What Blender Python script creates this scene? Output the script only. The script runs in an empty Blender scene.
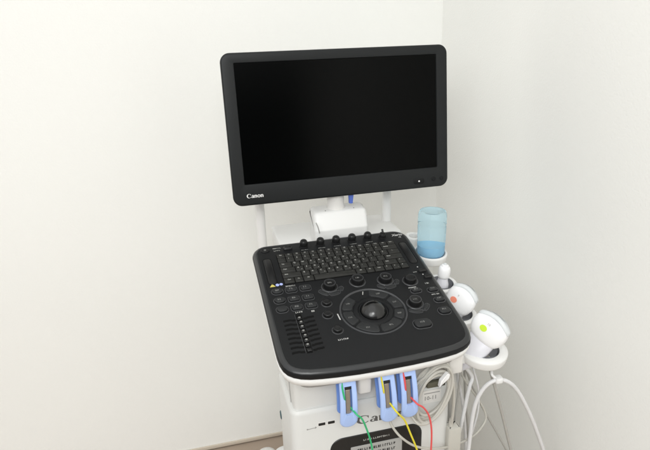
import bpy, bmesh, math, random
from mathutils import Vector, Matrix
random.seed(7)
S = bpy.context.scene
COL = S.collection
Z0 = 1.25                      # height of the monitor's centre above the floor

# ------------------------------------------------------------------ camera
cd = bpy.data.cameras.new('camera'); cam = bpy.data.objects.new('camera', cd); COL.objects.link(cam)
cd.sensor_width = 36.0; cd.lens = 36.0 * 549.28 / 650.0
cd.clip_start = 0.02; cd.clip_end = 100
yaw, pitch, roll = 0.2372, 0.3384, -0.0336
r0 = Vector((math.cos(yaw), -math.sin(yaw), 0)); f0 = Vector((math.sin(yaw), math.cos(yaw), 0)); u0 = Vector((0, 0, 1))
fw = f0 * math.cos(pitch) - u0 * math.sin(pitch); up = u0 * math.cos(pitch) + f0 * math.sin(pitch)
rt = r0 * math.cos(roll) + up * math.sin(roll); up2 = up * math.cos(roll) - r0 * math.sin(roll)
M = Matrix(((rt.x, up2.x, -fw.x, -0.3496), (rt.y, up2.y, -fw.y, -1.2426), (rt.z, up2.z, -fw.z, 0.1923 + Z0), (0, 0, 0, 1)))
cam.matrix_world = M
S.camera = cam

# ------------------------------------------------------------------ world and lamps
w = bpy.data.worlds.new('World'); S.world = w; w.use_nodes = True
bg = w.node_tree.nodes['Background']; bg.inputs[1].default_value = 1.0
# an evenly lit room: bright ceiling side, dimmer towards the horizon, some bounce from the floor
_n = w.node_tree.nodes; _l = w.node_tree.links
_g = _n.new('ShaderNodeTexCoord'); _x = _n.new('ShaderNodeSeparateXYZ'); _m = _n.new('ShaderNodeMapRange'); _r = _n.new('ShaderNodeValToRGB')
_m.inputs[1].default_value = -1; _m.inputs[2].default_value = 1
_l.new(_g.outputs['Generated'], _x.inputs[0]); _l.new(_x.outputs[2], _m.inputs[0]); _l.new(_m.outputs[0], _r.inputs[0]); _l.new(_r.outputs[0], bg.inputs[0])
_e = _r.color_ramp.elements
_e[0].position = 0.0; _e[0].color = (.20, .192, .18, 1); _e[1].position = 1.0; _e[1].color = (1.12, 1.12, 1.10, 1)
for p_, c_ in ((.40, .30), (.47, .15), (.55, .15), (.60, .85), (.72, 1.30)):
    q_ = _e.new(p_); q_.color = (c_, c_, c_ * .985, 1)
def area(name, loc, target, size, power, color, size_y=None):
    l = bpy.data.lights.new(name, 'AREA'); l.energy = power; l.color = color; l.size = size
    l.shape = 'DISK'
    o = bpy.data.objects.new(name, l); COL.objects.link(o); o.location = loc
    o.rotation_euler = (Vector(target) - Vector(loc)).to_track_quat('-Z', 'Y').to_euler()
    return o
area('ceiling_lamp', (-0.6, -1.2, 3.2), (-0.6, -1.2, 0), 3.0, 9, (0.985, 1.0, 0.985))
area('front_lamp', (-1.2, -3.6, 2.2), (0.1, 0.2, 1.0), 1.6, 7, (0.985, 1.0, 0.985))
area('left_lamp', (-1.35, -2.15, 2.0), (0.25, -0.1, 1.1), 1.3, 17.0, (0.985, 1.0, 0.985))
area('small_lamp', (-0.46, -1.75, 1.95), (0.05, -0.3, 0.95), 0.55, 8.0, (0.985, 1.0, 0.985))
S.view_settings.view_transform = 'Standard'; S.view_settings.look = 'None'
S.view_settings.exposure = -0.05; S.view_settings.gamma = 1.0

# ------------------------------------------------------------------ materials
def mat(name, col, rough=0.5, spec=0.5, bump=0.0, bscale=400.0, var=0.0, vscale=6.0, trans=0.0, coat=0.0, metal=0.0, emit=None, ior=1.45):
    m = bpy.data.materials.new(name); m.use_nodes = True
    nt = m.node_tree; b = nt.nodes['Principled BSDF']
    b.inputs['Base Color'].default_value = (*col, 1); b.inputs['Roughness'].default_value = rough
    b.inputs['Specular IOR Level'].default_value = spec; b.inputs['Metallic'].default_value = metal
    b.inputs['Transmission Weight'].default_value = trans; b.inputs['Coat Weight'].default_value = coat
    b.inputs['IOR'].default_value = ior
    tc = nt.nodes.new('ShaderNodeTexCoord')
    if var > 0:
        n = nt.nodes.new('ShaderNodeTexNoise'); n.inputs['Scale'].default_value = vscale; n.inputs['Detail'].default_value = 5
        mx = nt.nodes.new('ShaderNodeMix'); mx.data_type = 'RGBA'
        mx.inputs[6].default_value = (*[c * (1 - var) for c in col], 1); mx.inputs[7].default_value = (*[min(1, c * (1 + var)) for c in col], 1)
        nt.links.new(tc.outputs['Object'], n.inputs['Vector']); nt.links.new(n.outputs['Fac'], mx.inputs[0])
        nt.links.new(mx.outputs[2], b.inputs['Base Color'])
        mr = nt.nodes.new('ShaderNodeMapRange'); mr.inputs[3].default_value = max(0.02, rough - 0.08); mr.inputs[4].default_value = min(1, rough + 0.08)
        nt.links.new(n.outputs['Fac'], mr.inputs[0]); nt.links.new(mr.outputs[0], b.inputs['Roughness'])
    if bump > 0:
        n2 = nt.nodes.new('ShaderNodeTexNoise'); n2.inputs['Scale'].default_value = bscale; n2.inputs['Detail'].default_value = 3
        bp = nt.nodes.new('ShaderNodeBump'); bp.inputs['Strength'].default_value = bump; bp.inputs['Distance'].default_value = 0.001
        nt.links.new(tc.outputs['Object'], n2.inputs['Vector']); nt.links.new(n2.outputs['Fac'], bp.inputs['Height'])
        nt.links.new(bp.outputs[0], b.inputs['Normal'])
    return m
MT = {}
MT['wall'] = mat('wall_paper', (0.90, 0.902, 0.875), 0.85, 0.25, bump=0.5, bscale=230, var=0.018, vscale=2.2)
MT['floor'] = mat('vinyl_floor', (0.40, 0.32, 0.255), 0.55, 0.4, var=0.10, vscale=9)
MT['skirt'] = mat('skirting_vinyl', (0.62, 0.55, 0.46), 0.6)
MT['white'] = mat('white_plastic', (0.77, 0.768, 0.758), 0.38, 0.45, bump=0.05, bscale=900, var=0.012)
MT['cream'] = mat('cream_plastic', (0.74, 0.725, 0.70), 0.42, 0.45, bump=0.06, bscale=900, var=0.015)
MT['probe'] = mat('probe_plastic', (0.84, 0.84, 0.85), 0.3, 0.5, var=0.01)
MT['lilac'] = mat('probe_handle', (0.70, 0.70, 0.75), 0.35, 0.5)
MT['lens'] = mat('probe_lens_rubber', (0.64, 0.665, 0.675), 0.42, 0.4)
MT['grey'] = mat('grey_plastic', (0.30, 0.295, 0.285), 0.5)
MT['liner'] = mat('dark_grey_rubber', (0.26, 0.265, 0.285), 0.6)
MT['panel'] = mat('black_panel_plastic', (0.0095, 0.0100, 0.0108), 0.45, 0.22, bump=0.10, bscale=1400, var=0.08, vscale=14)
MT['bezel'] = mat('black_bezel_plastic', (0.0118, 0.0132, 0.0140), 0.40, 0.30, bump=0.08, bscale=1400, var=0.06, vscale=8)
MT['screen'] = mat('screen_glass', (0.0004, 0.0006, 0.0006), 0.16, 0.10)
MT['bed'] = mat('key_bed_black', (0.005, 0.005, 0.005), 0.6, 0.12)
MT['key'] = mat('key_plastic', (0.021, 0.021, 0.019), 0.5, 0.3, bump=0.06, bscale=1500)
MT['button'] = mat('button_rubber', (0.019, 0.020, 0.021), 0.48, 0.35)
MT['knob'] = mat('knob_plastic', (0.0085, 0.0086, 0.009), 0.36, 0.4)
MT['ridge'] = mat('grey_edge_highlight', (0.046, 0.047, 0.050), 0.28, 0.5)  # raised edges: grey lightened to paint in the highlight around buttons and trackball
MT['ball'] = mat('trackball_black', (0.0035, 0.0035, 0.0036), 0.2, 0.8)
MT['legend'] = mat('legend_print', (0.42, 0.42, 0.40), 0.6)
MT['dim_legend'] = mat('dim_legend_print', (0.17, 0.17, 0.165), 0.55)
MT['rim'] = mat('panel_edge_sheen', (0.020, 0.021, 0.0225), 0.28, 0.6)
MT['cabinet'] = mat('cabinet_plastic', (0.64, 0.642, 0.625), 0.4, 0.45, bump=0.05, bscale=900, var=0.015)
MT['smear'] = mat('gel_smear', (0.40, 0.72, 0.92), 0.2, 0.5, trans=0.3, ior=1.2)
MT['print'] = mat('white_print', (0.45, 0.45, 0.44), 0.6)
MT['led'] = mat('slider_dot_white', (0.23, 0.23, 0.22), 0.5)
MT['yellow_print'] = mat('yellow_print', (0.55, 0.48, 0.12), 0.6)
MT['blue_print'] = mat('blue_print', (0.36, 0.42, 0.75), 0.6)
MT['logo_grey'] = mat('logo_grey', (0.10, 0.098, 0.095), 0.5)
MT['label_black'] = mat('glossy_black_label', (0.012, 0.012, 0.012), 0.3, 0.5)
MT['plate'] = mat('label_silver', (0.36, 0.355, 0.34), 0.45, 0.5, var=0.08, vscale=60)
MT['blue'] = mat('blue_clamp_plastic', (0.41, 0.555, 0.91), 0.36, 0.5, var=0.03, vscale=20)
MT['dblue'] = mat('dark_blue_clamp_plastic', (0.16, 0.28, 0.64), 0.42, 0.5)
MT['metal'] = mat('electrode_metal', (0.36, 0.31, 0.26), 0.45, 0.5, metal=0.6, var=0.12, vscale=120)
MT['green'] = mat('green_wire', (0.03, 0.42, 0.16), 0.4)
MT['yellow'] = mat('yellow_wire', (0.72, 0.62, 0.03), 0.4)
MT['red'] = mat('red_wire', (0.72, 0.085, 0.085), 0.4)
MT['cable_beige'] = mat('beige_cable', (0.50, 0.485, 0.44), 0.45, var=0.04, vscale=30)
MT['cable_white'] = mat('white_cable', (0.72, 0.72, 0.73), 0.4, var=0.02, vscale=30)
MT['cable_grey'] = mat('grey_cable', (0.42, 0.41, 0.385), 0.5, var=0.04, vscale=30)
MT['bottle'] = mat('pale_blue_bottle', (0.70, 0.905, 0.98), 0.16, 0.5, bump=0.3, bscale=60, trans=0.74, ior=1.12)
MT['gel'] = mat('blue_gel', (0.22, 0.61, 0.90), 0.15, 0.5, trans=0.3, ior=1.12, var=0.06, vscale=40)
MT['orange'] = mat('orange_mark', (0.83, 0.27, 0.18), 0.5)
MT['lime'] = mat('lime_mark', (0.56, 0.76, 0.05), 0.5)
MT['tie'] = mat('white_tie', (0.80, 0.80, 0.80), 0.45)
MT['teal'] = mat('teal_plastic', (0.03, 0.075, 0.09), 0.4)
MT['lever'] = mat('blue_lever', (0.09, 0.16, 0.55), 0.4)
MT['dark'] = mat('dark_slot', (0.012, 0.012, 0.012), 0.6)
MT['khaki'] = mat('dark_khaki_plastic', (0.11, 0.105, 0.075), 0.5)

# ------------------------------------------------------------------ helpers
def wv(p): return Vector((p[0], p[1], p[2] + Z0))        # scene coordinates are written relative to the monitor's centre
def loft(bm, rings, mi=0, cap0=True, cap1=True, closed=True):
    vs = [[bm.verts.new(wv(p)) for p in r] for r in rings]
    fs = []; n = len(vs[0])
    for a, b in zip(vs[:-1], vs[1:]):
        for i in range(n if closed else n - 1):
            j = (i + 1) % n
            fs.append(bm.faces.new((a[i], a[j], b[j], b[i])))
    if cap0: fs.append(bm.faces.new(list(reversed(vs[0]))))
    if cap1: fs.append(bm.faces.new(vs[-1]))
    for f in fs: f.material_index = mi
    return fs
def offset(o, d):
    n = len(o); out = []
    for i in range(n):
        a = Vector(o[i - 1]); b = Vector(o[i]); c = Vector(o[(i + 1) % n])
        e1 = (b - a); e2 = (c - b)
        e1 = e1.normalized() if e1.length > 1e-9 else e2.normalized(); e2 = e2.normalized() if e2.length > 1e-9 else e1
        n1 = Vector((-e1.y, e1.x)); n2 = Vector((-e2.y, e2.x)); m = (n1 + n2)
        m = m.normalized() if m.length > 1e-6 else n1
        k = d / max(0.5, m.dot(n1))
        out.append((b.x + m.x * k, b.y + m.y * k))
    return out
def slab(bm, outline, levels, xf, mi=0, cap0=True, cap1=True):
    """outline: CCW 2-D points; levels: (inset, height); xf(a, b, h) -> point"""
    rings = []
    for ins, h in levels:
        oo = offset(outline, ins) if abs(ins) > 1e-9 else outline
        rings.append([xf(a, b, h) for a, b in oo])
    return loft(bm, rings, mi, cap0, cap1)
def rrect(a0, b0, a1, b1, r, n=5):
    pts = []
    for cx, cy, s in ((a1 - r, b0 + r, -90), (a1 - r, b1 - r, 0), (a0 + r, b1 - r, 90), (a0 + r, b0 + r, 180)):
        for k in range(n + 1):
            t = math.radians(s + 90 * k / n); pts.append((cx + r * math.cos(t), cy + r * math.sin(t)))
    return pts
def circ(ca, cb, r, n=28, ry=None):
    ry = ry or r
    return [(ca + r * math.cos(2 * math.pi * k / n), cb + ry * math.sin(2 * math.pi * k / n)) for k in range(n)]
def round_poly(pts, rad, n=6):
    out = []; N = len(pts)
    for i in range(N):
        p = Vector(pts[i]); a = (Vector(pts[i - 1]) - p); c = (Vector(pts[(i + 1) % N]) - p)
        r = rad[i] if isinstance(rad, (list, tuple)) else rad
        if r <= 0: out.append(tuple(p)); continue
        an, cn = a.normalized(), c.normalized()
        half = an.angle(cn) / 2; t = min(r / math.tan(half), a.length * .49, c.length * .49)
        p0, p2 = p + an * t, p + cn * t
        for k in range(n + 1):
            q = k / n; out.append(tuple(p0 * (1 - q) ** 2 + p * 2 * q * (1 - q) + p2 * q * q))
    return out
def sector(cu, cv, r0, r1, a0, a1, r=0.003, n=10):
    """rounded ring sector, angles in degrees, CCW"""
    pts = []
    d0, d1 = math.degrees(r / r1), math.degrees(r / r0)
    for k in range(n + 1):
        t = math.radians(a0 + d0 + (a1 - a0 - 2 * d0) * k / n); pts.append((cu + r1 * math.cos(t), cv + r1 * math.sin(t)))
    t = math.radians(a1); pts.append((cu + (r1 - r) * math.cos(t), cv + (r1 - r) * math.sin(t))); pts.append((cu + (r0 + r) * math.cos(t), cv + (r0 + r) * math.sin(t)))
    for k in range(n + 1):
        t = math.radians(a1 - d1 - (a1 - a0 - 2 * d1) * k / n); pts.append((cu + r0 * math.cos(t), cv + r0 * math.sin(t)))
    t = math.radians(a0); pts.append((cu + (r0 + r) * math.cos(t), cv + (r0 + r) * math.sin(t))); pts.append((cu + (r1 - r) * math.cos(t), cv + (r1 - r) * math.sin(t)))
    return pts
def smooth_path(P, n=8):
    P = [Vector(p) for p in P]; out = []
    Q = [P[0] * 2 - P[1]] + P + [P[-1] * 2 - P[-2]]
    for i in range(1, len(Q) - 2):
        a, b, c, d = Q[i - 1], Q[i], Q[i + 1], Q[i + 2]
        for k in range(n):
            t = k / n
            out.append(0.5 * ((2 * b) + (c - a) * t + (2 * a - 5 * b + 4 * c - d) * t * t + (3 * b - a - 3 * c + d) * t ** 3))
    out.append(P[-1]); return out
def tube(bm, P, r, seg=10, n=8, mi=0, smooth=True):
    pts = smooth_path(P, n) if smooth else [Vector(p) for p in P]
    rr = r if callable(r) else (lambda t: r)
    t0 = (pts[1] - pts[0]).normalized()
    nrm = t0.orthogonal().normalized(); rings = []
    for i, p in enumerate(pts):
        a = pts[max(0, i - 1)]; b = pts[min(len(pts) - 1, i + 1)]; t = (b - a).normalized()
        nrm = (nrm - t * nrm.dot(t)).normalized(); bi = t.cross(nrm); q = rr(i / (len(pts) - 1))
        rings.append([p + (nrm * math.cos(2 * math.pi * k / seg) + bi * math.sin(2 * math.pi * k / seg)) * q for k in range(seg)])
    return loft(bm, rings, mi)
def lathe(bm, prof, c, axis=(0, 0, 1), seg=32, mi=0, cap0=True, cap1=True):
    ax = Vector(axis).normalized(); e1 = ax.orthogonal().normalized(); e2 = ax.cross(e1); c = Vector(c)
    rings = [[c + ax * h + (e1 * math.cos(2 * math.pi * k / seg) + e2 * math.sin(2 * math.pi * k / seg)) * r for k in range(seg)] for r, h in prof]
    return loft(bm, rings, mi, cap0, cap1)
def box(bm, a, b, bev=0.003, mi=0):
    x0, y0, z0 = a; x1, y1, z1 = b
    e = min(bev, (x1 - x0) / 3, (y1 - y0) / 3, (z1 - z0) / 3)
    slab(bm, rrect(x0, y0, x1, y1, e * 1.5, 4), [(e, z0), (e * .3, z0 + e * .3), (0, z0 + e), (0, z1 - e), (e * .3, z1 - e * .3), (e, z1)], lambda p, q, h: (p, q, h), mi)
def text(bm, s, size, xf, mi=1, align='CENTER', bold=0.0, shear=0.0, squeeze=1.0):
    cu = bpy.data.curves.new('t', 'FONT'); cu.body = s; cu.size = size; cu.align_x = align; cu.align_y = 'CENTER'
    cu.resolution_u = 2; cu.offset = bold; cu.shear = shear; cu.fill_mode = 'FRONT'
    o = bpy.data.objects.new('t', cu); COL.objects.link(o)
    dg = bpy.context.evaluated_depsgraph_get(); me = bpy.data.meshes.new_from_object(o.evaluated_get(dg))
    vs = [bm.verts.new(wv(xf(v.co.x * squeeze, v.co.y))) for v in me.vertices]
    for p in me.polygons:
        try: f = bm.faces.new([vs[i] for i in p.vertices]); f.material_index = mi
        except ValueError: pass
    bpy.data.objects.remove(o); bpy.data.curves.remove(cu); bpy.data.meshes.remove(me)
def marks(bm, wd, ht, xf, mi=1, n=5):
    """illegible small print: short strokes in a row"""
    for i in range(n):
        x0 = -wd / 2 + wd * i / n; x1 = x0 + wd / n * .72; k = random.random(); t_ = min(ht * .26, (x1 - x0) * .45)
        flat(bm, [(x0, -ht / 2), (x0 + t_, -ht / 2), (x0 + t_, ht / 2), (x0, ht / 2)], xf, mi)
        if k > .25: y_ = ht * random.choice((-.5, -.12, .24)); flat(bm, [(x0 + t_, y_), (x1, y_), (x1, y_ + t_), (x0 + t_, y_ + t_)], xf, mi)
        if k > .6: flat(bm, [(x1 - t_, y_ + t_), (x1, y_ + t_), (x1, ht / 2), (x1 - t_, ht / 2)] if y_ + t_ < ht * .4 else [(x1 - t_, -ht / 2), (x1, -ht / 2), (x1, y_), (x1 - t_, y_)], xf, mi)
def flat(bm, pts, xf, mi=0):
    f = bm.faces.new([bm.verts.new(wv(xf(a, b))) for a, b in pts]); f.material_index = mi
def world_loc(o):
    l = Vector(o.location)
    while o.parent: o = o.parent; l += Vector(o.location)
    return l
def obj(name, bm, mats, parent=None, angle=32, recalc=True):
    if recalc: bmesh.ops.recalc_face_normals(bm, faces=bm.faces[:])
    lo = Vector([min(v.co[i] for v in bm.verts) for i in range(3)]); hi = Vector([max(v.co[i] for v in bm.verts) for i in range(3)])
    c = (lo + hi) / 2; c.z = lo.z
    bmesh.ops.translate(bm, verts=bm.verts[:], vec=-c)
    me = bpy.data.meshes.new(name); bm.to_mesh(me); bm.free()
    for m in (mats if isinstance(mats, (list, tuple)) else [mats]): me.materials.append(MT[m])
    for p in me.polygons: p.use_smooth = True
    me.set_sharp_from_angle(angle=math.radians(angle))
    o = bpy.data.objects.new(name, me); COL.objects.link(o)
    if parent: o.parent = parent; o.location = c - world_loc(parent)
    else: o.location = c
    return o
def thing(name, label, cat, loc, group=None):
    o = bpy.data.objects.new(name, None); COL.objects.link(o); o.location = wv(loc); o.empty_display_size = 0.05
    o['label'] = label; o['category'] = cat
    if group: o['group'] = group
    return o
def B(): return bmesh.new()

# ------------------------------------------------------------------ the corner of the room
WY, WX = 0.463, 0.467
def structure(name, bm, m, label, cat):
    o = obj(name, bm, m); o['kind'] = 'structure'; o['label'] = label; o['category'] = cat; return o
b = B(); box(b, (-4.2, -4.5, -1.35), (3.0, 1.5, -1.25), 0.002); structure('floor', b, 'floor', 'beige vinyl floor under the cart', 'floor')
b = B(); box(b, (-4.2, WY, -1.246), (WX + .06, WY + .12, 1.5), 0.0); structure('back_wall', b, 'wall', 'off-white papered wall behind the monitor', 'wall')
b = B(); box(b, (WX, -2.6, -1.246), (WX + .12, WY + .05, 1.5), 0.0); structure('side_wall', b, 'wall', 'off-white papered wall to the right of the probes', 'wall')
b = B(); box(b, (-4.2, WY - .006, -1.246), (WX - .003, WY - .0005, -1.232), 0.001); structure('skirting', b, 'skirt', 'thin tan skirting strip at the foot of the back wall', 'skirting')

# ------------------------------------------------------------------ the ultrasound cart
cart = thing('ultrasound_machine', 'white wheeled ultrasound machine with large black monitor and black control panel, standing in the corner', 'ultrasound machine', (-0.05, -0.1, -1.25))

# cabinet
plan = round_poly([(-.221, -.381), (.115, -.381), (.115, -.26), (.05, -.12), (.05, .12), (-.13, .12), (-.13, -.11), (-.221, -.235)],
                  [.022, .022, .03, .03, .02, .02, .03, .02], 7)
xyz = lambda a, c, h: (a, c, h)
b = B()
slab(b, plan, [(.012, -1.13), (.004, -1.125), (0, -1.115), (0, -.503), (.0015, -.498), (.005, -.4945), (.0075, -.494)], xyz)
cab = obj('cabinet', b, 'cabinet', cart)
ZP = lambda y, h: -.2755 + .2433 * (y + .0395) + h            # plane of the tilted panel
nplan = offset(plan, .0085)
b = B()
loft(b, [[(p[0], p[1], -.4955) for p in nplan], [(p[0], p[1], -.492) for p in nplan], [(p[0], p[1], min(-.315, ZP(p[1], -.0345))) for p in nplan]])
neck = obj('neck_shell', b, 'cabinet', cart)
b = B(); tube(b, [(-.2135, -.345, -.493), (-.2135, -.335, -.455), (-.2135, -.325, -.418)], .0006, 6)
obj('panel_gap', b, 'grey', neck)
# deck behind the control panel, rear column
b = B()
slab(b, rrect(-.163, .0, .157, .16, .016, 6), [(.02, -.40), (.004, -.36), (0, -.335), (0, -.304), (.0015, -.301), (.004, -.30)], xyz)
obj('rear_deck', b, 'white', cart)
b = B()
for x in (-.195, .148):
    pass
tube(b, [(-.12, .11, -.385), (-.165, .105, -.382), (-.188, .10, -.370), (-.195, .10, -.34), (-.195, .10, -.16), (-.190, .10, -.11), (-.165, .10, -.085), (-.12, .10, -.08), (-.02, .10, -.08), (.075, .10, -.08),
         (.12, .10, -.085), (.143, .10, -.11), (.148, .10, -.16), (.148, .10, -.34), (.141, .10, -.370), (.12, .105, -.382), (.08, .11, -.385)], .0125, 14)
hd = obj('rear_handle', b, 'white', cart)

# monitor arm
prof = round_poly([(-.030, -.32), (.036, -.32), (.036, -.2165), (-.012, -.2205), (-.030, -.262)], [0, 0, .006, .014, .012], 6)
b = B()
loft(b, [[(x, p[0], p[1]) for p in offset(prof, i)] for x, i in ((-.0805, .0115), (-.0800, .0080), (-.0780, .0040), (-.0745, .0012), (-.0700, 0), (.0450, 0), (.0495, .0012), (.0530, .0040), (.0550, .0080), (.0555, .0115))])
hood = obj('arm_hood', b, 'white', cart)
for x in (-.048, .024):
    b = B(); lathe(b, [(.0016, 0), (.0016, .0008), (.001, .001)], (x, -.004, -.2199), (0, -.1, 1), 10); obj('screw', b, 'grey', hood)
b = B(); lathe(b, [(.0235, -.222), (.0225, -.217), (.0215, -.21), (.021, -.10)], (-.017, .016, 0)); arm = obj('arm_post', b, 'cream', cart)
b = B(); box(b, (-.07, .022, -.10), (.036, .075, -.01), .008); obj('arm_mount', b, 'cream', arm)
b = B(); slab(b, round_poly([(.012, -.2065), (.021, -.2075), (.0235, -.185), (.0225, -.165), (.0105, -.165)], .002, 4), [(.001, .0), (0, -.001), (0, -.007), (.001, -.008)], lambda a, c, h: (a, .0 + h, c))
obj('release_lever', b, 'lever', arm)
b = B(); tube(b, [(-.079, -.033, -.238), (-.0765, -.040, -.246), (-.073, -.042, -.262)], .0014, 8); obj('cable_guide', b, 'grey', hood)

# monitor
mt = 0.1066
MU = Vector((0, math.sin(mt), math.cos(mt))); MN = Vector((0, -math.cos(mt), math.sin(mt)))
def mon(x, z, h=0): v = MU * z + MN * h; return (x, v.y, v.z)
OUT = rrect(-.2675, -.1835, .2675, .1565, .021, 8)
INN = rrect(-.2383, -.1341, .2383, .1341, .0015, 8)
b = B()
slab(b, OUT, [(.05, -.045), (.02, -.042), (.006, -.034), (.001, -.024), (.0006, -.0085)], mon)
monitor = obj('monitor', b, 'bezel', cart)
b = B()
rings = [[mon(*p, -.0085) for p in OUT], [mon(*p, -.003) for p in OUT], [mon(*p, -.0008) for p in offset(OUT, .0008)], [mon(*p, .0006) for p in offset(OUT, .0026)], [mon(*p, .001) for p in offset(OUT, .005)],
         [mon(*p, .0004) for p in offset(INN, -.003)], [mon(*p, .0001) for p in offset(INN, -.0012)], [mon(*p, -.002) for p in INN]]
loft(b, rings, 0, False, False)
# the annulus is closed at the back by the housing
obj('bezel', b, 'bezel', monitor)
b = B(); slab(b, offset(INN, .0002), [(0, -.0045), (0, -.0016)], mon); obj('screen', b, 'screen', monitor)
for x in (.2285, .2505):
    b = B(); lathe(b, [(.0052, 0), (.0052, .0012), (.0045, .0018), (.0, .0019)], mon(x, -.163, .0006), MN, 20, cap1=False); obj('menu_button', b, 'panel', monitor)
b = B(); slab(b, rrect(.175, -.1725, .2035, -.1585, .006, 6), [(0, .0004), (0, .0014), (.0008, .0018)], mon)
pill = obj('power_key', b, 'panel', monitor)
b = B(); slab(b, circ(.1893, -.1652, .0021, 14), [(0, .0014), (0, .0021)], mon); obj('power_mark', b, 'white', monitor)

def ring_pts(cx, cy, ax, ay, bx, by, a0, a1, n=18, dx=0.0):
    o = [(cx + ax * math.cos(math.radians(a0 + (a1 - a0) * k / n)), cy + ay * math.sin(math.radians(a0 + (a1 - a0) * k / n))) for k in range(n + 1)]
    i = [(cx + dx + bx * math.cos(math.radians(a0 + (a1 - a0) * k / n)), cy + by * math.sin(math.radians(a0 + (a1 - a0) * k / n))) for k in range(n + 1)]
    return o, i
def band(bm, o, i, xf, mi=0):
    vo = [bm.verts.new(wv(xf(*p))) for p in o]; vi = [bm.verts.new(wv(xf(*p))) for p in i]
    for k in range(len(o) - 1):
        f = bm.faces.new((vo[k], vo[k + 1], vi[k + 1], vi[k])); f.material_index = mi
def maker_logo(bm, W, H, xf, mi=0):
    """five-letter serif maker's mark, W wide with capital height H; xf(x, y, lift)"""
    sx = W / 3.62; sy = H; lift = [0.0]
    def X(dx):
        lift[0] += 0.00004; l = lift[0]
        return lambda a, c: xf((dx + a) * sx, c * sy, l)
    o, i = ring_pts(.5, .5, .50, .52, .33, .44, 42, 322, 26, dx=.06); band(bm, o, i, X(0), mi)
    flat(bm, [(.80, .92), (.885, .92), (.885, .60), (.845, .60)], X(0), mi)
    def ltr_a(dx):
        flat(bm, [(.36, 0.06), (.44, -.01), (.60, .0), (.56, .10), (.56, .48), (.36, .48)], X(dx), mi)
        o, i = ring_pts(.33, .46, .23, .25, .05, .18, 0, 165, 14); band(bm, o, i, X(dx), mi)
        o, i = ring_pts(.23, .19, .23, .20, .08, .13, 0, 360, 20); band(bm, o, i, X(dx), mi)
    def ltr_n(dx):
        flat(bm, [(.03, 0), (.23, 0), (.23, .68), (.18, .70), (-.03, .60), (.03, .56)], X(dx), mi)
        o, i = ring_pts(.38, .44, .23, .26, .03, .19, 0, 160, 14); band(bm, o, i, X(dx), mi)
        flat(bm, [(.41, 0), (.61, 0), (.61, .45), (.41, .45)], X(dx), mi)
    ltr_a(.98); ltr_n(1.62)
    o, i = ring_pts(.34, .34, .33, .37, .14, .28, 0, 360, 24); band(bm, o, i, X(2.30), mi)
    ltr_n(3.0)
b = B(); maker_logo(b, .0385, .0095, lambda x, y, l: mon(-.2365 + x, -.1655 + y, .0012 + l)); obj('maker_logo', b, 'white', monitor, recalc=False)

# ------------------------------------------------------------------ control panel
O = Vector((-.2399, -.0395, -.2755)); t = .2386
PD = Vector((0, -math.cos(t), -math.sin(t))); PN = Vector((0, -math.sin(t), math.cos(t)))
def pan(u, q, h=0):                                   # q = -v so that (u, q, h) is right-handed
    v = O + Vector((1, 0, 0)) * u - PD * q + PN * h; return (v.x, v.y, v.z)
PW = .3815
def front_outline():
    pts = []
    r = .036
    for k in range(9):                                # back right, back left
        a = math.radians(90 * k / 8); pts.append((PW - r + r * math.cos(a), -r + r * math.sin(a)))
    for k in range(9):
        a = math.radians(90 + 90 * k / 8); pts.append((r + r * math.cos(a), -r + r * math.sin(a)))
    L = [(0, .33), (.0004, .348), (.0022, .366), (.0062, .380), (.0125, .3905), (.022, .3985), (.034, .4045), (.050, .409), (.072, .412), (.10, .4145), (.14, .4165), (.19, .4172)]
    pts += [(a, -c) for a, c in L]
    pts += [(PW - a, -c) for a, c in reversed(L[:-1])]
    return pts
PO = front_outline()
b = B()
slab(b, PO, [(.02, -.0168), (.003, -.0168), (.0005, -.0155), (0, -.012), (.0006, -.008), (.0020, -.0045)], pan, 0, True, False)
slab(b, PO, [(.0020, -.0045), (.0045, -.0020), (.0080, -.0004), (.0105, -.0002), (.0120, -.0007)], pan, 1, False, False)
slab(b, PO, [(.0120, -.0007), (.0136, -.0005), (.0165, 0)], pan, 0, False, True)
bmesh.ops.remove_doubles(b, verts=b.verts[:], dist=1e-6)
panel = obj('control_panel', b, ['panel', 'rim'], cart, angle=45)
b = B()
slab(b, PO, [(.06, -.050), (.022, -.046), (.008, -.040), (.0025, -.033), (.0005, -.026), (.001, -.0195), (.004, -.0172)], pan)
obj('panel_tray', b, 'white', panel, angle=60)

def pslab(name, outline, levels, m, extra=None, parent=None, mats=None):
    b = B(); slab(b, outline, levels, pan)
    if extra: extra(b)
    return obj(name, b, mats or [m, 'legend' if name == 'key' else 'dim_legend', 'ridge', 'bed'], parent or panel)
def ptext(b, s, size, u, v, h, mi=1, **k): text(b, s, size, lambda x, y: pan(u + x, -v + y, h), mi, **k)
def pmarks(b, wd, ht, u, v, h, mi=1, n=4): marks(b, wd, ht, lambda x, y: pan(u + x, -v + y, h), mi, n)
def P4(u, v, w_, h_, r): return rrect(u - w_ / 2, -v - h_ / 2, u + w_ / 2, -v + h_ / 2, r, 4)

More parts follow.
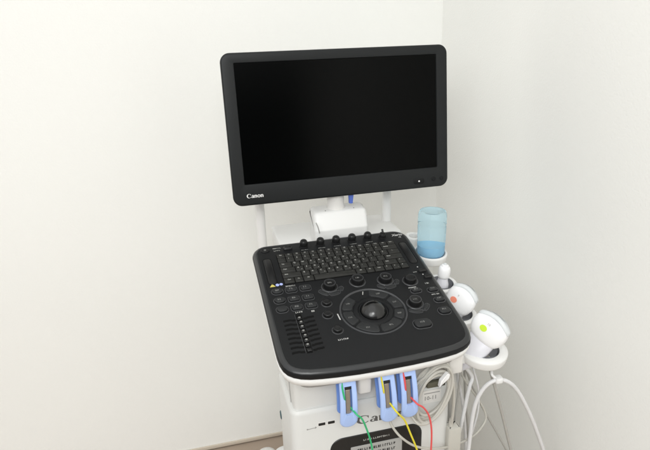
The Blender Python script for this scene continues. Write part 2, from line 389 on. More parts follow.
# speakers, key bed
for nm, u0_, u1_, v0_, v1_ in (('l', .0185, .0390, .056, .151), ('r', .3440, .3645, .056, .143)):
    b = B()
    slab(b, rrect(u0_, -v1_, u1_, -v0_, .0085, 6), [(0, -.001), (0, .0003), (.0012, .0003), (.0016, -.0001)], pan, 0, True, True)
    sp = obj('speaker', b, 'bed', panel)
    b = B(); slab(b, rrect(u0_ + .002, -v1_ + .002, u1_ - .002, -v0_ - .002, .007, 6), [(0, -.0006), (0, .0002), (.001, .0007)], pan); obj('speaker_mesh', b, 'knob', sp)
KU0, KU1, KV0, KV1 = .0515, .3370, .0470, .1565
bed = pslab('key_bed', rrect(KU0, -KV1, KU1, -KV0, .003, 3), [(0, -.001), (0, .0004)], 'bed')
rows = [
    (.75, [('Esc', 1), ('F1', 1), ('F2', 1), ('F3', 1), ('F4', 1), ('F5', 1), ('F6', 1), ('F7', 1), ('F8', 1), ('F9', 1), ('F10', 1), ('F11', 1), ('F12', 1), ('Ins', 1), ('Del', 1)]),
    (1, [('`', 1)] + [(c, 1) for c in '1234567890-='] + [('Backsp', 2)]),
    (1, [('Tab', 1.5)] + [(c, 1) for c in 'QWERTYUIOP[]'] + [('\\', 1.5)]),
    (1, [('Caps', 1.75)] + [(c, 1) for c in "ASDFGHJKL;'"] + [('Enter', 2.25)]),
    (1, [('Shift', 2.25)] + [(c, 1) for c in 'ZXCVBNM,./'] + [('Shift', 1.75), ('^', 1)]),
    (1, [('Ctrl', 1.25), ('Fn', 1), ('Alt', 1.25), ('', 5), ('Alt', 1.25), ('Fn', 1), ('Ctrl', 1.25), ('<', 1), ('v', 1), ('>', 1)]),
]
tot = sum(r[0] for r in rows); vv = KV0 + .0008; pitchv = (KV1 - KV0 - .0016) / tot
for hgt, ks in rows:
    hh = hgt * pitchv; sc = (KU1 - KU0 - .0016) / sum(k[1] for k in ks); uu = KU0 + .0008
    for s, wk in ks:
        kw = wk * sc; uc, vc = uu + kw / 2, vv + hh / 2
        def leg(b, s=s, uc=uc, vc=vc, kw=kw, hh=hh):
            if not s: return
            if len(s) == 1:
                ptext(b, s, .0060, uc - .0030, vc - hh * .17, .00305, bold=.0001)
                if s.isalpha(): ptext(b, random.choice('+*?%&@#'), .0038, uc + .0040, vc + hh * .20, .00305)
            else: ptext(b, s, .0044 if hgt == 1 else .0046, uc - (kw * .5 - .0055 if kw > .025 else 0), vc - hh * .12, .00305, bold=.0001, squeeze=.95, align='LEFT' if kw > .025 else 'CENTER')
        pslab('key', P4(uc, vc, kw - .0020, hh - .0020, .0012), [(0, .0002), (0, .0018), (.0006, .0026), (.0016, .0030)], 'key', leg, parent=panel)
        uu += kw
    vv += hh

# top row of controls
def skirt(b, outline, wd=.0022, h=.0009, mi=2):
    slab(b, outline, [(-wd, 0), (-wd * .8, h * .75), (-wd * .45, h), (-wd * .15, h * .5), (.0004, .0002)], pan, mi, False, False)
    slab(b, outline, [(.0002, -.0004), (.0002, .00035)], pan, 3)
def knob_button(name, u, v, r, h, m='knob', leg=None, tall=True):
    b = B()
    slab(b, circ(u, -v, r, 28), [(-.0012, 0), (-.0012, .0008), (0, .001), (0, h - .0012), (.0006, h - .0004), (.0016, h), (r * .35, h - .0002)], pan)
    skirt(b, circ(u, -v, r + .0010, 28))
    return obj(name, b, [m, 'dim_legend', 'ridge', 'bed'], panel)
b = B(); slab(b, circ(.0308, -.0248, .0105, 26, .0072), [(0, 0), (0, .0012), (.001, .002), (.004, .0021)], pan); ptext(b, 'O', .007, .0308, .0248, .0022)
obj('power_button', b, ['knob', 'legend'], panel)
def paint(name, m, fn): 
    b = B(); fn(b); return obj(name, b, [m, m], panel, recalc=False)
paint('printed_legend', 'legend', lambda b: [pmarks(b, .019, .0034, .0590, .0205, .0003, 0, 6), pmarks(b, .017, .0034, .0590, .0300, .0003, 0, 4)])
b = B(); slab(b, rrect(.0735, -.0335, .0935, -.0215, .003, 4), [(0, 0), (0, .003), (.0025, .0065), (.004, .0068)], pan); obj('rocker', b, 'knob', panel)
for u in (.1223, .1625, .2008, .2402, .2795):
    b = B()
    slab(b, circ(u, -.0235, .0098, 26), [(-.0012, 0), (-.001, .0012), (0, .0016), (.0004, .0095), (.0014, .0135), (.0034, .0158), (.0062, .0166)], pan)
    obj('gain_knob', b, 'knob', panel)
    paint('printed_legend', 'legend', lambda b: pmarks(b, .017, .0022, u, .0400, .0003, 0, 6))
b = B(); slab(b, circ(.3170, -.0255, .0088, 24), [(-.0012, 0), (-.001, .0012), (0, .0016), (.0006, .0080), (.0020, .0105), (.0050, .0115)], pan); lever = obj('toggle', b, 'knob', panel)
b = B(); tube(b, [pan(.3180, -.0255, .009), pan(.3176, -.0225, .014), pan(.3172, -.0190, .0185)], .0024, 10); obj('toggle_stem', b, 'knob', lever)
paint('model_name', 'print', lambda b: [ptext(b, 'Xario', .0115, .3545, .0250, .0003, 0, bold=.0004, shear=.18), ptext(b, 'g2', .0070, .3580, .0350, .0003, 0, bold=.0002, shear=.18)])

# left block of buttons
paint('warning_mark', 'yellow_print', lambda b: flat(b, [(.0200, -.1585), (.0325, -.1585), (.0262, -.1480)], lambda x, y: pan(x, y, .0003)))
paint('info_mark', 'blue_print', lambda b: [flat(b, circ(.0368, -.1538, .0040, 14, .0045), lambda x, y: pan(x, y, .0003)), flat(b, circ(.0450, -.1530, .0036, 14, .0040), lambda x, y: pan(x, y, .0003))])
paint('printed_legend', 'legend', lambda b: [pmarks(b, .022, .0036, .0640, .1625, .0003, 0, 7)])
for i, (u, v, rd, s) in enumerate([(.0328, .1755, 1, 'P'), (.0328, .2050, 1, 'i'), (.0328, .2330, 1, ''), (.0622, .1760, 0, 'ID'), (.0622, .2060, 0, 'PR'), (.0625, .2335, 0, 'EX'), (.0925, .1760, 0, 'BM'), (.0918, .2065, 0, 'N'), (.0925, .2330, 0, 'AV')]):
    ol = P4(u, v, .0210, .0165, .0075) if rd else P4(u, v, .0205, .0150, .0035)
    def leg(b, s=s, u=u, v=v, ol=ol):
        skirt(b, offset(ol, -.0010), .0018)
        if s: pmarks(b, .0085, .0045, u, v, .00445, 1, 2)
    pslab('panel_button', ol, [(0, -.0002), (0, .0032), (.0008, .0041), (.0022, .0044)], 'button', leg)
paint('printed_legend', 'legend', lambda b: [pmarks(b, .015, .0036, .0640, .2475, .0003, 0, 4), pmarks(b, .008, .0050, .0925, .2500, .0003, 0, 3)])

# sliders
pslab('slider_track', rrect(.0545, -.3600, .0665, -.2530, .002, 3), [(0, -.0005), (0, .0004)], 'bed')
b = B(); slab(b, rrect(.0530, -.3590, .0542, -.2540, .0004, 2), [(0, -.0004), (.0002, .0006)], pan); obj('track_edge', b, 'ridge', panel)
for k in range(8):
    v = .2665 + k * .0124
    b = B(); z = .0025
    for pts in ([(.0280, -v - .0012), (.0330, -v - .0002), (.0420, -v), (.0460, -v - .0018), (.0540, -v - .0022)], [(.0680, -v - .0014), (.0735, -v - .0010), (.0765, -v + .0006), (.0850, -v + .0008), (.0900, -v + .0016)]):
        ol = [(p[0], p[1] - z) for p in pts] + [(p[0], p[1] + z) for p in reversed(pts)]
        slab(b, round_poly(ol, .0008, 2), [(0, -.0005), (0, .00035)], pan)
    obj('slider_slot', b, 'bed', panel)
    b = B(); uo = .0004 * ((k * 5) % 3 - 1)
    slab(b, rrect(.0562 + uo, -v - .0040, .0650 + uo, -v + .0036, .0016, 4), [(0, .0004), (0, .0022), (.0010, .0032), (.0020, .0034)], pan)
    sl = obj('slider_cap', b, 'knob', panel)
    if k < 7:
        b = B(); slab(b, circ(.0608 + uo, -v + .0006, .0026, 14, .0021), [(0, .0032), (.0004, .0040)], pan); obj('slider_dot', b, 'led', sl)

# round encoder knobs with their rocker arcs
def big_knob(u, v, ringed=True, r=.0135, h=.012):
    b = B()
    slab(b, circ(u, -v, r, 36), [(-.0030, 0), (-.0028, .0007), (-.0014, .0011), (0, .0012), (0, h - .0016), (.0005, h - .0005), (.0014, h), (.0030, h), (.0036, h - .0005), (.0050, h - .0007), (.0090, h - .0007)], pan)
    if ringed: pmarks(b, .0095, .0042, u, v, h - .0004, 1, 3)
    skirt(b, circ(u, -v, r + .0014, 36), .0034, .0012)
    k = obj('encoder_knob', b, ['knob', 'dim_legend', 'ridge', 'bed'], panel)
    if ringed:
        b = B(); o, i = ring_pts(u, -v, r - .0012, r - .0012, r - .0026, r - .0026, 0, 360, 36)
        band(b, o, i, lambda x, y: pan(x, y, h + .00012)); obj('knob_ring', b, 'ridge', k, recalc=False)
    return k
def arc_key(cu, cv, r0_, r1_, a0, a1, s='', name='arc_button', h=.003):
    am = math.radians((a0 + a1) / 2); rm = (r0_ + r1_) / 2
    def leg(b):
        if not s: skirt(b, offset(sector(cu, -cv, r0_, r1_, a0, a1), -.0006), .0014)
        if s: pmarks(b, .0085, .0040, cu + rm * math.cos(am), cv - rm * math.sin(am), h + .00015, 1, 3)
    pslab(name, sector(cu, -cv, r0_, r1_, a0, a1), [(-.0008, -.0003), (-.0006, .0004), (0, .0006), (0, h - .001), (.0008, h - .0002), (.0018, h)], 'button', leg)
for u, v in ((.1437, .1830), (.2066, .1792), (.2672, .1868), (.3016, .2722)):
    big_knob(u, v)
big_knob(.3195, .2005, False, .0128, .011)
for u, v, arcs in ((.1437, .1830, ((198, 252), (258, 312), (318, 348))), (.2672, .1868, ((212, 250), (256, 306), (318, 350))), (.3016, .2722, ((222, 284), (292, 344)))):
    for a0, a1 in arcs: arc_key(u, v, .0205, .0285, a0, a1, h=.0022)
for u, v in ((.1243, .2335), (.1176, .2680), (.1256, .3135)): knob_button('round_button', u, v, .0085, .0065, 'knob')
paint('printed_legend', 'print', lambda b: [pmarks(b, .021, .0040, .1300, .3395, .0003, 0, 6)])
paint('printed_legend', 'print', lambda b: flat(b, [(.1372, -.2870), (.1396, -.2870), (.1384, -.2690), (.1360, -.2690)], lambda x, y: pan(x, y, .0003)))

# trackball
TU, TV = .2105, .2755
b = B()
rings = []
for r_, h_ in ((.0690, 0), (.0686, .0016), (.0672, .0022), (.0655, .0016), (.0645, .0003), (.0640, .00025), (.0412, .00025), (.0400, .0012), (.0385, .0022), (.0350, .0028), (.0315, .0024), (.0297, .0005), (.0292, -.003)):
    rings.append([pan(TU + r_ * math.cos(2 * math.pi * k / 72), -TV + r_ * math.sin(2 * math.pi * k / 72), h_) for k in range(72)])
loft(b, rings[:5], 1, False, False); loft(b, rings[4:], 0, False, True)
tb = obj('trackball_surround', b, ['panel', 'ridge'], panel)
b = B(); RB = .0290
lathe(b, [(RB * math.cos(math.radians(a)), RB * math.sin(math.radians(a))) for a in range(-10, 90, 4)] + [(.0004, RB)], pan(TU, -TV, -.0095), PN, 56)
obj('trackball', b, 'ball', tb, angle=60)
for a0, a1, s in ((128, 168, 'SET'), (173, 213, 'C'), (218, 264, 'B'), (269, 318, 'M'), (323, 352, 'A'), (357, 394, 'FRZ'), (40, 82, 'CAL')):
    arc_key(TU, TV, .0425, .0628, a0, a1, s)
paint('printed_legend', 'legend', lambda b: flat(b, [(.2035, -.2240), (.2052, -.2240), (.2085, -.2145), (.2070, -.2140)], lambda x, y: pan(x, y, .0008)))

# right block
for u, v, w_, h_, s in ((.3195, .2345, .0200, .0120, 'PRT'), (.3552, .2395, .0200, .0120, 'STO'), (.3560, .2725, .0200, .0130, '+'), (.3515, .3065, .0230, .0180, 'ESC'), (.2930, .3325, .0330, .0220, 'FREEZE')):
    def leg(b, s=s, u=u, v=v, w_=w_, h_=h_):
        skirt(b, offset(P4(u, v, w_, h_, min(.0085, h_ * .45)), -.0012), .0020)
        pmarks(b, .0095, .0045, u, v - .001, .00495, 1, 3)
    pslab('panel_button', P4(u, v, w_, h_, min(.0085, h_ * .45)), [(0, -.0002), (0, .0036), (.0008, .0046), (.0024, .0049)], 'button', leg)
paint('printed_legend', 'print', lambda b: [pmarks(b, .018, .0036, .3160, .2232, .0003, 0, 6), pmarks(b, .018, .0036, .3560, .2540, .0003, 0, 5), pmarks(b, .009, .0024, .3420, .1735, .0003, 0, 3), pmarks(b, .010, .0040, .3530, .2160, .0003, 0, 3)])
for u, v in ((.3590, .1735), (.3630, .1965)):
    pslab('slot_button', P4(u, v, .0170, .0090, .002), [(0, -.0004), (0, .0035), (.001, .0045), (.003, .0046)], 'dark')
for u, v in ((.3545, .1570), (.3560, .1850)):
    b = B(); slab(b, circ(u, -v, .0016, 10), [(0, 0), (.0004, .0008)], pan); obj('indicator', b, 'print', panel)

# under the front rim
b = B(); box(b, (-.092, -.402, -.462), (-.064, -.3735, -.395), .004); obj('front_latch', b, 'cream', cart)
b = B(); tube(b, [(-.20, -.375, -.415), (-.19, -.408, -.413), (-.10, -.414, -.412), (.0, -.414, -.412), (.09, -.408, -.413), (.10, -.375, -.415)], .006, 10); obj('front_rail', b, 'grey', cart)

# cabinet front
FY = -.381
fr = lambda a, c, h: (a, FY - h, c)
for x in (-.1610, -.1420):
    b = B(); slab(b, rrect(x - .0075, -.5325, x + .0075, -.5255, .001, 3), [(-.0012, -.002), (-.0012, .0006), (0, .0006), (.0003, .0003)], fr, 0); port = obj('usb_port', b, 'cream', cart)
    b = B(); slab(b, rrect(x - .0068, -.5320, x + .0068, -.5262, .0008, 3), [(0, -.001), (0, .0009)], fr); obj('port_opening', b, 'dark', port)
b = B(); tube(b, [(-.190, FY - .0004, -.5355), (-.174, FY - .0004, -.5345)], .0006, 6, smooth=False)
slab(b, circ(-.1900, -.5355, .0016, 10), [(0, -.0003), (0, .0005)], fr); slab(b, round_poly([(-.1745, -.5370), (-.1715, -.5343), (-.1745, -.5318)], 0), [(0, -.0003), (0, .0005)], fr)
obj('usb_mark', b, 'grey', cart)
b = B(); maker_logo(b, .105, .0185, lambda x, y, l: (-.0910 + x, FY - .0004 - l, -.5470 + y)); obj('maker_logo', b, 'logo_grey', cart, recalc=False)
b = B(); slab(b, rrect(-.146, -.80, .0500, -.5722, .026, 8), [(0, -.002), (0, .0008), (.001, .0016), (.003, .0018)], fr); bay = obj('black_bay', b, 'label_black', cart)
b = B(); slab(b, rrect(-.1040, -.70, .0060, -.5985, .002, 3), [(0, .001), (0, .0026), (.0008, .0030)], fr)
for i in range(4):
    marks(b, .082, .0062, lambda x, y, i=i: (-.049 + x, FY - .0033, -.608 - .0125 * i + y), 1, 17)
obj('type_plate', b, ['plate', 'dark'], bay)
b = B(); marks(b, .058, .0040, lambda x, y: (-.048 + x, FY - .0021, -.5865 + y), 0, 14); obj('bay_print', b, 'legend', bay, recalc=False)
b = B(); slab(b, rrect(.0500, -.5290, .0900, -.4985, .001, 2), [(0, -.001), (0, .0004)], fr); text(b, '10-11', .0125, lambda x, y: (.067 + x, FY - .0007, -.5170 + y), 1, bold=.0003)
flat(b, [(.053, -.5062), (.087, -.5062), (.087, -.5042), (.053, -.5042)], lambda x, y: (x, FY - .0007, y), 1)
obj('paper_sticker', b, ['cream', 'grey'], cart)
b = B(); box(b, (.058, -.384, -.492), (.098, -.374, -.479), .002); obj('dark_catch', b, 'khaki', cart)
b = B(); box(b, (.10, -.386, -.468), (.135, -.352, -.408), .004); obj('cable_hook', b, 'cream', cart)
b = B(); lathe(b, [(.010, 0), (.010, .0006), (.008, .0022), (.0, .0026)], (-.2205, -.238, -.603), (-1, 0, 0), 18, cap1=False); obj('side_cap', b, 'teal', cart)

# base and castors
b = B(); slab(b, round_poly([(-.20, -.40), (.10, -.40), (.10, .26), (-.20, .26)], .05, 8), [(.02, -1.19), (.004, -1.185), (0, -1.17), (0, -1.13), (.006, -1.118), (.02, -1.112)], xyz); base = obj('base', b, 'white', cart)
for x, y in ((-.212, .295), (.112, .295), (-.205, -.40), (.105, -.40)):
    b = B(); lathe(b, [(.040, -1.205), (.041, -1.195), (.039, -1.183), (.032, -1.173), (.020, -1.167), (.0, -1.165)], (x, y, 0), (0, 0, 1), 28, cap1=False); c = obj('castor', b, 'cream', cart)
    b = B(); lathe(b, [(.030, -.022), (.040, -.018), (.042, -.01), (.042, .01), (.040, .018), (.030, .022)], (x, y, -1.208), (1, 0, 0), 28); obj('castor_wheel', b, 'grey', c)

# ------------------------------------------------------------------ probe holder (part of the cart)
b = B()
tq = .2386
def hp(x, y, dz=0): return (x, y, -.4430 + .2433 * (y + .35) + dz)
def ring(bm, x, y, ro, ri, th, dz=0):
    c = hp(x, y, dz)
    lathe(bm, [(ri, -th), (ro * .90, -th), (ro * .955, -th * .93), (ro * .975, -th * .8), (ro, -th * .22), (ro * .995, -th * .1), (ro * .97, -.0003), (ri + .004, .0010), (ri + .001, 0), (ri, -.003), (ri, -th)], c, (0, -math.sin(tq) * .6, math.cos(tq)), 40, 0, False, False)
ring(b, .1985, -.350, .0505, .0320, .021)
holder = obj('probe_holder', b, 'white', cart, angle=50)
for x, y, ro, ri, th, dz in ((.196, -.240, .042, .031, .018, 0), (.192, -.158, .038, .028, .018, .018), (.208, -.058, .0425, .0358, .022, .033), (.196, .020, .022, .012, .03, .03)):
    b = B(); ring(b, x, y, ro, ri, th, dz); obj('holder_ring', b, 'white', holder, angle=50)
b = B(); pl = [(.120, -.36), (.165, -.36), (.165, .03), (.120, .03)]
loft(b, [[hp(p[0], p[1], -.020) for p in pl], [hp(p[0], p[1], -.004) for p in pl], [hp(p[0] , p[1], -.002) for p in offset(pl, .003)]]); obj('holder_bar', b, 'white', holder)
for x, y, ri, dz in ((.1985, -.350, .0315, 0), (.196, -.240, .0305, 0), (.192, -.158, .0275, .018)):
    b = B(); lathe(b, [(ri, .0005), (ri * .98, -.015), (ri * .8, -.032), (ri * .72, -.032), (ri * .88, -.015), (ri * .93, .0005)], hp(x, y, dz), (0, -math.sin(tq) * .6, math.cos(tq)), 32, 0, False, False); obj('cup_liner', b, 'liner', holder)
b = B(); lathe(b, [(.0, -.018), (.036, -.018), (.036, -.013), (.0, -.013)], hp(.208, -.058, .026), (0, 0, 1), 32, cap0=False, cap1=False); obj('cup_floor', b, 'white', holder)

# ------------------------------------------------------------------ gel bottle
gb = thing('gel_bottle', 'translucent pale blue gel bottle standing upside down in the rear holder ring', 'bottle', (.208, -.058, -.345))
bc = (.2085, -.0580, -.3560); bax = (.012, -.01, 1)
b = B()
lathe(b, [(.0, .002), (.020, .002), (.030, .006), (.0338, .014), (.0345, .022), (.0352, .086), (.0345, .0885), (.0338, .090), (.0345, .0915), (.0355, .094), (.0352, .114), (.0340, .1205), (.0315, .1255), (.0280, .1258), (.0235, .1215), (.012, .1195), (.0, .119)], bc, bax, 48, 0, False, False)
obj('bottle_shell', b, 'bottle', gb, angle=40)
b = B()
lathe(b, [(.0, .004), (.019, .004), (.0285, .008), (.0322, .015), (.0328, .022), (.0328, .0340), (.0318, .0360), (.024, .0350), (.0, .0340)], bc, bax, 40, 0, False, False); obj('gel', b, 'gel', gb, angle=40)

# ------------------------------------------------------------------ probes
def probe(label, centre, a, wd, W, T, dot, cable, crad, mark=None, scale=1.0, dx=-.2, dy=-.009):
    a = Vector(a).normalized(); wd = Vector(wd); wd = (wd - a * wd.dot(a)).normalized(); n = wd.cross(a).normalized()
    c = Vector(centre)
    t_ = thing('ultrasound_probe', label, 'ultrasound probe', (c.x, c.y, c.z - .08), 'ultrasound probes in the holder')
    def sec(s, w_, th, bulge=0.0, e=3.0, N=36):
        out = []
        for k in range(N):
            q = 2 * math.pi * k / N; cc, ss = math.cos(q), math.sin(q)
            x = w_ * math.copysign(abs(cc) ** (2 / e), cc); y = th * math.copysign(abs(ss) ** (2 / e), ss)
            out.append(c + wd * x + n * y + a * (s - bulge * (x / W) ** 2))
        return out
    k = scale; bu = .0155 * k
    b = B(); loft(b, [sec(-.037 * k, W * .70, T * .62, -.004, 2.6), sec(-.035 * k, W * .79, T * .80, -.004, 2.6), sec(-.028 * k, W * .89, T * .95, -.002, 2.6), sec(-.016 * k, W * .965, T, bu * .15, 3.1), sec(-.002 * k, W, T * .99, bu * .45, 3.1), sec(.010 * k, W * .985, T * .93, bu * .8, 3.1), sec(.0175 * k, W * .955, T * .84, bu, 3.1), sec(.0190 * k, W * .935, T * .76, bu, 3.1)])
    head = obj('probe_head', b, 'probe', t_, angle=50)
    b = B(); loft(b, [sec(.0182 * k, W * .93, T * .66, bu, 3.1), sec(.0195 * k, W * .955, T * .71, bu, 3.1), sec(.0235 * k, W * .955, T * .69, bu, 3.1), sec(.0262 * k, W * .93, T * .52, bu, 3.1), sec(.0272 * k, W * .89, T * .26, bu, 3.1)])
    obj('probe_lens', b, 'lens', t_, angle=50)
    b = B(); loft(b, [sec(-.0355 * k, W * .70, T * .60, -.004), sec(-.0335 * k, W * .74, T * .68, -.004)]); obj('probe_seam', b, 'liner', t_)
    b = B(); loft(b, [sec(-.115 * k, W * .22, T * .45, 0, 2), sec(-.10 * k, W * .40, T * .70, 0, 2.2), sec(-.075 * k, W * .64, T * 1.15, 0, 2.3), sec(-.05 * k, W * .70, T * 1.0, 0, 2.5), sec(-.035 * k, W * .72, T * .66, -.004, 2.8)])
    obj('probe_handle', b, 'lilac', t_, angle=60)
    if dot:
        b = B(); o = circ(dx * W, dy * k, .0078, 24, .0066)
        loft(b, [[c + wd * x + a * y + n * (T * .93) for x, y in o], [c + wd * x + a * y + n * (T + .0009) for x, y in o]]); obj('colour_mark', b, dot, t_)
        b = B(); text(b, mark, .0075, lambda x, y: c + wd * (x + (dx + .12) * W) + a * (y + dy * k + .0135) + n * (T + .0004), 0); obj('mark_print', b, 'cable_grey', t_, recalc=False)
    b = B(); tube(b, [tuple(c - a * .105 * k)] + cable, crad, 10); obj('probe_cable', b, 'cable_white', t_)
    return t_
probe('white curved probe with a lime green dot, in the front ring of the holder', (.2070, -.3620, -.3870), (.48, -.16, .86), (.45, -.80, -.38), .0395, .0165, 'lime',
      [(.1850, -.335, -.520), (.1780, -.342, -.535), (.1712, -.345, -.5600), (.1618, -.35, -.6050), (.1535, -.35, -.6600), (.1448, -.35, -.7286), (.14, -.35, -.85)], .0040, '10')
probe('white curved probe with an orange dot, in the second ring of the holder', (.2060, -.2400, -.3780), (.50, -.12, .86), (.50, -.76, -.40), .0340, .0165, 'orange',
      [(.185, -.26, -.50), (.178, -.28, -.53), (.1821, -.28, -.5628), (.1952, -.28, -.6197), (.207, -.28, -.6924), (.2163, -.28, -.8066), (.22, -.28, -.95)], .0036, '9', 1.02, -.30, -.014)
# small straight probe, cable end up
sp = thing('ultrasound_probe', 'slim white probe with a rounded knob end, beside the gel bottle', 'ultrasound probe', (.193, -.163, -.40), 'ultrasound probes in the holder')
sc_ = (.1940, -.1660, -.3470); sa = (.10, -.05, 1)
b = B(); lathe(b, [(.0095, -.016), (.0130, -.0135), (.0142, -.008), (.0142, .004), (.0132, .0105), (.0112, .0140), (.0088, .0150), (.0086, .0170), (.0066, .0186), (.0, .0190)], sc_, sa, 28, cap1=False); obj('probe_head', b, 'probe', sp, angle=45)
b = B(); lathe(b, [(.0025, .0188), (.0040, .0192), (.0036, .0215), (.0, .0222)], sc_, sa, 18, cap1=False); obj('probe_cap', b, 'lens', sp)
b = B(); lathe(b, [(.006, -.085), (.013, -.07), (.0155, -.05), (.0150, -.03), (.0100, -.0155)], sc_, sa, 24); obj('probe_handle', b, 'lilac', sp, angle=60)
b = B(); tube(b, [(.187, -.161, -.41), (.186, -.17, -.46), (.2006, -.22, -.500), (.2106, -.25, -.526), (.2168, -.25, -.5896), (.2236, -.25, -.6614), (.2334, -.25, -.7366), (.2451, -.25, -.8403), (.25, -.25, -.95)], .0032, 10); obj('probe_cable', b, 'cable_grey', sp)

# ------------------------------------------------------------------ loose cables on the right
def cable(name, label, pts, r, m, group=None):
    b = B(); tube(b, pts, r, 12); o = obj(name, b, m); o['label'] = label; o['category'] = 'cable'
    if group: o['group'] = group
    return o
lp = thing('looped_cable', 'thick white cable arching in a tall loop below the front probe', 'cable', (.27, -.37, -.80))
b = B(); tube(b, [(.17, -.36, -.85), (.1721, -.36, -.7207), (.1745, -.36, -.6799), (.1747, -.365, -.609), (.1782, -.37, -.5596), (.1894, -.375, -.5258), (.2038, -.38, -.508), (.2246, -.38, -.5061), (.2492, -.38, -.5198), (.2771, -.375, -.5543), (.3109, -.37, -.615), (.3415, -.365, -.6804), (.3749, -.36, -.7611), (.40, -.36, -.85)], .0044, 12)
obj('cable_run', b, 'cable_white', lp)
b = B(); box(b, (.2120, -.388, -.5115), (.2290, -.371, -.4985), .003); tube(b, [(.213, -.380, -.500), (.208, -.374, -.494), (.2135, -.364, -.490), (.2165, -.359, -.4965)], .0028, 8); obj('cable_clip', b, 'tie', lp)
cable('hanging_cable', 'straight grey cable hanging from under the front probe ring, crossing behind the clip', [(.2066, -.354, -.4610), (.2088, -.357, -.4740), (.2150, -.361, -.5027), (.2319, -.362, -.5564), (.2565, -.355, -.6271), (.2814, -.35, -.7056), (.2962, -.35, -.7548), (.32, -.35, -.85)], .0034, 'cable_grey')
cable('hanging_cable', 'thin grey cable slanting down to the right behind the white loop', [(.178, -.30, -.46), (.1828, -.30, -.500), (.1928, -.3, -.5338), (.2133, -.3, -.5858), (.2428, -.3, -.647), (.2823, -.3, -.7217), (.3245, -.3, -.8067), (.34, -.3, -.87)], .0026, 'cable_grey')
cable('thin_cable', 'thin beige cable sagging from behind the yellow wire\'s clamp across to the probe cables', [(-.0290, -.387, -.515), (-.0271, -.395, -.5308), (-.0227, -.4, -.551), (-.0051, -.41, -.5764), (.0299, -.41, -.6072), (.084, -.4, -.6317), (.137, -.37, -.6596), (.1818, -.35, -.6709), (.2112, -.34, -.6614), (.2304, -.33, -.6408), (.2185, -.32, -.6049), (.197, -.31, -.57), (.1809, -.3, -.5393), (.1695, -.29, -.5045), (.160, -.28, -.45)], .0025, 'cable_beige')

cable('hanging_cable', 'beige cable hanging straight down between the coil and the white probe cables', [(.150, -.30, -.43), (.1545, -.30, -.49), (.1600, -.295, -.56), (.1640, -.29, -.64), (.1660, -.29, -.74), (.167, -.29, -.88)], .0036, 'cable_beige')
cable('hanging_cable', 'dull grey cable hanging just right of the coil, behind the box connector', [(.132, -.33, -.42), (.1350, -.325, -.48), (.1420, -.32, -.56), (.1480, -.315, -.65), (.1500, -.31, -.75), (.151, -.31, -.88)], .0040, 'cable_grey')

cable('thin_cable', 'thin white cable bowing out below the front ring and back behind the tall loop', [(.180, -.33, -.455), (.1900, -.325, -.500), (.2080, -.325, -.560), (.2120, -.325, -.620), (.2000, -.325, -.690), (.1930, -.325, -.760), (.192, -.325, -.88)], .0022, 'cable_white')
cable('thin_cable', 'thin grey cable running close beside the white probe cable on its left', [(.165, -.32, -.44), (.1630, -.325, -.50), (.1570, -.33, -.57), (.1500, -.33, -.65), (.1460, -.33, -.73), (.145, -.33, -.88)], .0024, 'cable_grey')

# ------------------------------------------------------------------ coiled trunk cable with its connector
cc = thing('coiled_cable', 'beige cable wound in a coil below the panel, ending in a box connector', 'cable', (.07, -.40, -.68))
b = B(); pts = []; c0 = Vector((.0615, 0, -.4940)); ld = Vector((.36, 0, .93)).normalized(); sd = Vector((.93, 0, -.36)).normalized()
N = 9
for j in range(N * 18):
    q = 2 * math.pi * j / 18 + .6; lap = j / 18
    la = .058 + .008 * math.sin(lap * 2.3); sa_ = .0355 + .0065 * math.sin(lap * 1.7 + 1)
    off = Vector((.0035 * math.sin(lap * 3.1), 0, .005 * math.cos(lap * 2.1)))
    p = c0 + off + ld * (la * math.cos(q)) + sd * (sa_ * math.sin(q))
    p.y = -.391 - .0045 * (lap % 3.5) - .004 * math.sin(q * .5 + lap)
    pts.append(tuple(p))
pts += [(.0943, -.402, -.4505), (.1064, -.400, -.4764), (.1115, -.396, -.5135), (.1149, -.390, -.5547), (.1165, -.382, -.5961)]
tube(b, pts, .0030, 9, 3); obj('coil', b, 'cable_beige', cc)
b = B(); slab(b, rrect(.1070, -.392, .1370, -.364, .004, 4), [(.004, -.69), (.001, -.687), (0, -.684), (0, -.6035), (.0015, -.5995), (.006, -.598)], xyz); con = obj('connector', b, 'cable_beige', cc)
b = B(); lathe(b, [(.0052, -.599), (.0048, -.590), (.0036, -.580)], (.1163, -.381, 0), (0, 0, 1), 16); obj('strain_relief', b, 'cable_beige', con)
b = B(); slab(b, round_poly([(.0660, -.4680), (.0720, -.4600), (.0860, -.4480), (.0880, -.4390), (.0820, -.4370), (.0690, -.4520)], .003, 4), [(.001, .0255), (0, .0262), (0, .0345), (.001, .0352)], lambda a_, c_, h: (a_, -.3860 - h, c_)); obj('cable_tie', b, 'tie', cc)

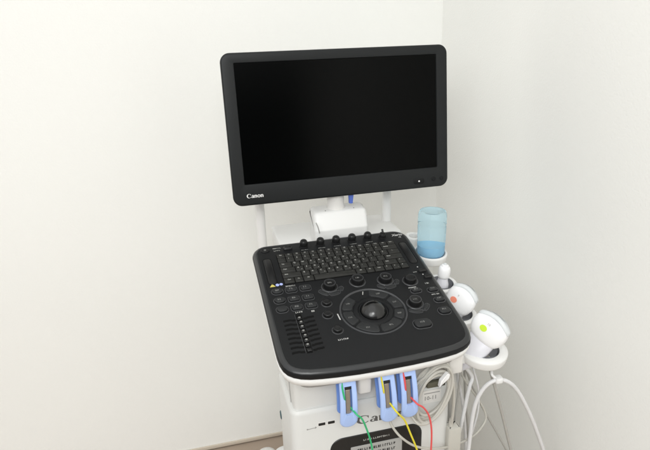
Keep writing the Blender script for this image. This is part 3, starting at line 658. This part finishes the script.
# ------------------------------------------------------------------ limb clamps with lead wires
def clamp(label, x, ztop, zbot, tilt, wire, wm, wc):
    t_ = thing('limb_clamp', label, 'electrode clamp', (x, -.41, zbot), 'blue limb clamps hanging from the front rail')
    L = ztop - zbot; hw = .0172
    def fx(a, c, h):                                   # a across, c along from the bottom, h towards the viewer
        k = c / L; bend = .010 * math.sin(k * math.pi) - .004 * k
        return (x + a + tilt * (1 - k), -.412 - h - bend, zbot + c)
    def outline(w0, w1):
        pts = []
        for k in range(13):
            a = math.radians(180 + 180 * k / 12); pts.append((w0 * math.cos(a), w0 * .95 + w0 * .95 * math.sin(a)))
        for j in range(1, 9): pts.append((w0 + (w1 - w0) * j / 8, w0 * .95 + (L - w0 * .95) * j / 8))
        for j in range(8, 0, -1): pts.append((-(w0 + (w1 - w0) * j / 8), w0 * .95 + (L - w0 * .95) * j / 8))
        return pts
    OUTL = outline(hw, hw * .92)
    # front jaw: a paddle with a long window, lofted outer to inner
    win = []
    zc0, zc1, ww = L * .27, L * .78, .0068
    for (a, c) in OUTL:
        if c <= hw * .95: 
            win.append((a / hw * ww, zc0 + .004 * (c / hw)))
        else:
            k = (c - hw * .95) / (L - hw * .95); win.append((math.copysign(ww, a), zc0 + .0038 + (zc1 - zc0 - .0038) * k))
    b = B()
    o0 = offset(OUTL, .0015)
    wi = win
    rings = [[fx(*p, .0) for p in wi], [fx(*p, .0) for p in o0], [fx(*p, .0014) for p in OUTL], [fx(*p, .0040) for p in OUTL], [fx(*p, .0058) for p in offset(OUTL, .0018)], [fx(*p, .0062) for p in offset(OUTL, .004)],
             [fx(p[0] * 1.18, p[1], .0054) for p in wi], [fx(*p, .0046) for p in wi], [fx(*p, .0) for p in wi]]
    loft(b, rings, 0, False, False)
    jaw = obj('front_jaw', b, 'blue', t_, angle=50)
    b = B(); slab(b, rrect(-.0046, L * .26, .0046, L * .70, .001, 3), [(0, -.004), (0, -.0002), (.0008, .0004)], fx); obj('electrode_plate', b, 'metal', t_)
    b = B(); slab(b, rrect(-.0072, L * .71, .0072, L * .80, .001, 3), [(0, -.004), (0, .0010), (.0008, .0016)], fx); obj('spring_bar', b, 'dark', t_)
    b = B(); slab(b, offset([(a - .0030, c * .80 + L * .20) for a, c in outline(hw * .95, hw * .9)], 0), [(.001, -.0145), (0, -.0135), (0, -.0105), (.001, -.0095)], fx); obj('rear_jaw', b, 'dblue', t_)
    b = B(); box(b, (x - .010 + tilt * .3, -.402, ztop - .03), (x + .010 + tilt * .3, -.388, ztop - .012), .002); obj('hinge', b, 'dblue', t_)
    b = B(); tube(b, wire, .0018, 8); obj('lead_wire', b, wm, t_)
    return t_
clamp('blue limb clamp with a green wire, leftmost of the three under the panel', -.1180, -.398, -.5185, .0015,
      [(-.1285, -.414, -.4100), (-.1286, -.4225, -.4272), (-.1262, -.4250, -.4440), (-.1235, -.4180, -.4580), (-.1165, -.4115, -.4680), (-.1112, -.4190, -.4755), (-.1050, -.4330, -.4805), (-.0955, -.434, -.4915), (-.0847, -.43, -.522), (-.0768, -.43, -.5543), (-.0729, -.43, -.584), (-.070, -.43, -.64), (-.069, -.42, -.72)], 'green', None)
clamp('blue limb clamp with a yellow wire, middle of the three under the panel', -.0440, -.398, -.5250, .0090,
      [(-.0530, -.414, -.4100), (-.0519, -.4225, -.4273), (-.0498, -.4250, -.4450), (-.0470, -.4180, -.4620), (-.0395, -.4115, -.4740), (-.0338, -.4190, -.4820), (-.0280, -.4330, -.4895), (-.0190, -.434, -.5015), (-.0078, -.43, -.519), (.0053, -.43, -.5552), (.0189, -.43, -.5949), (.030, -.43, -.6414), (.038, -.42, -.72)], 'yellow', None)
clamp('blue limb clamp with a red wire, rightmost of the three, beside the coiled cable', -.0010, -.398, -.5240, .0085,
      [(-.0095, -.414, -.4100), (-.0075, -.4225, -.4296), (-.0060, -.4250, -.4480), (-.0030, -.4180, -.4640), (.0040, -.4115, -.4730), (.0092, -.4190, -.4780), (.0155, -.4330, -.4830), (.0287, -.433, -.4945), (.042, -.43, -.5187), (.0485, -.43, -.5535), (.0491, -.43, -.6024), (.0470, -.43, -.647), (.044, -.42, -.72)], 'red', None)
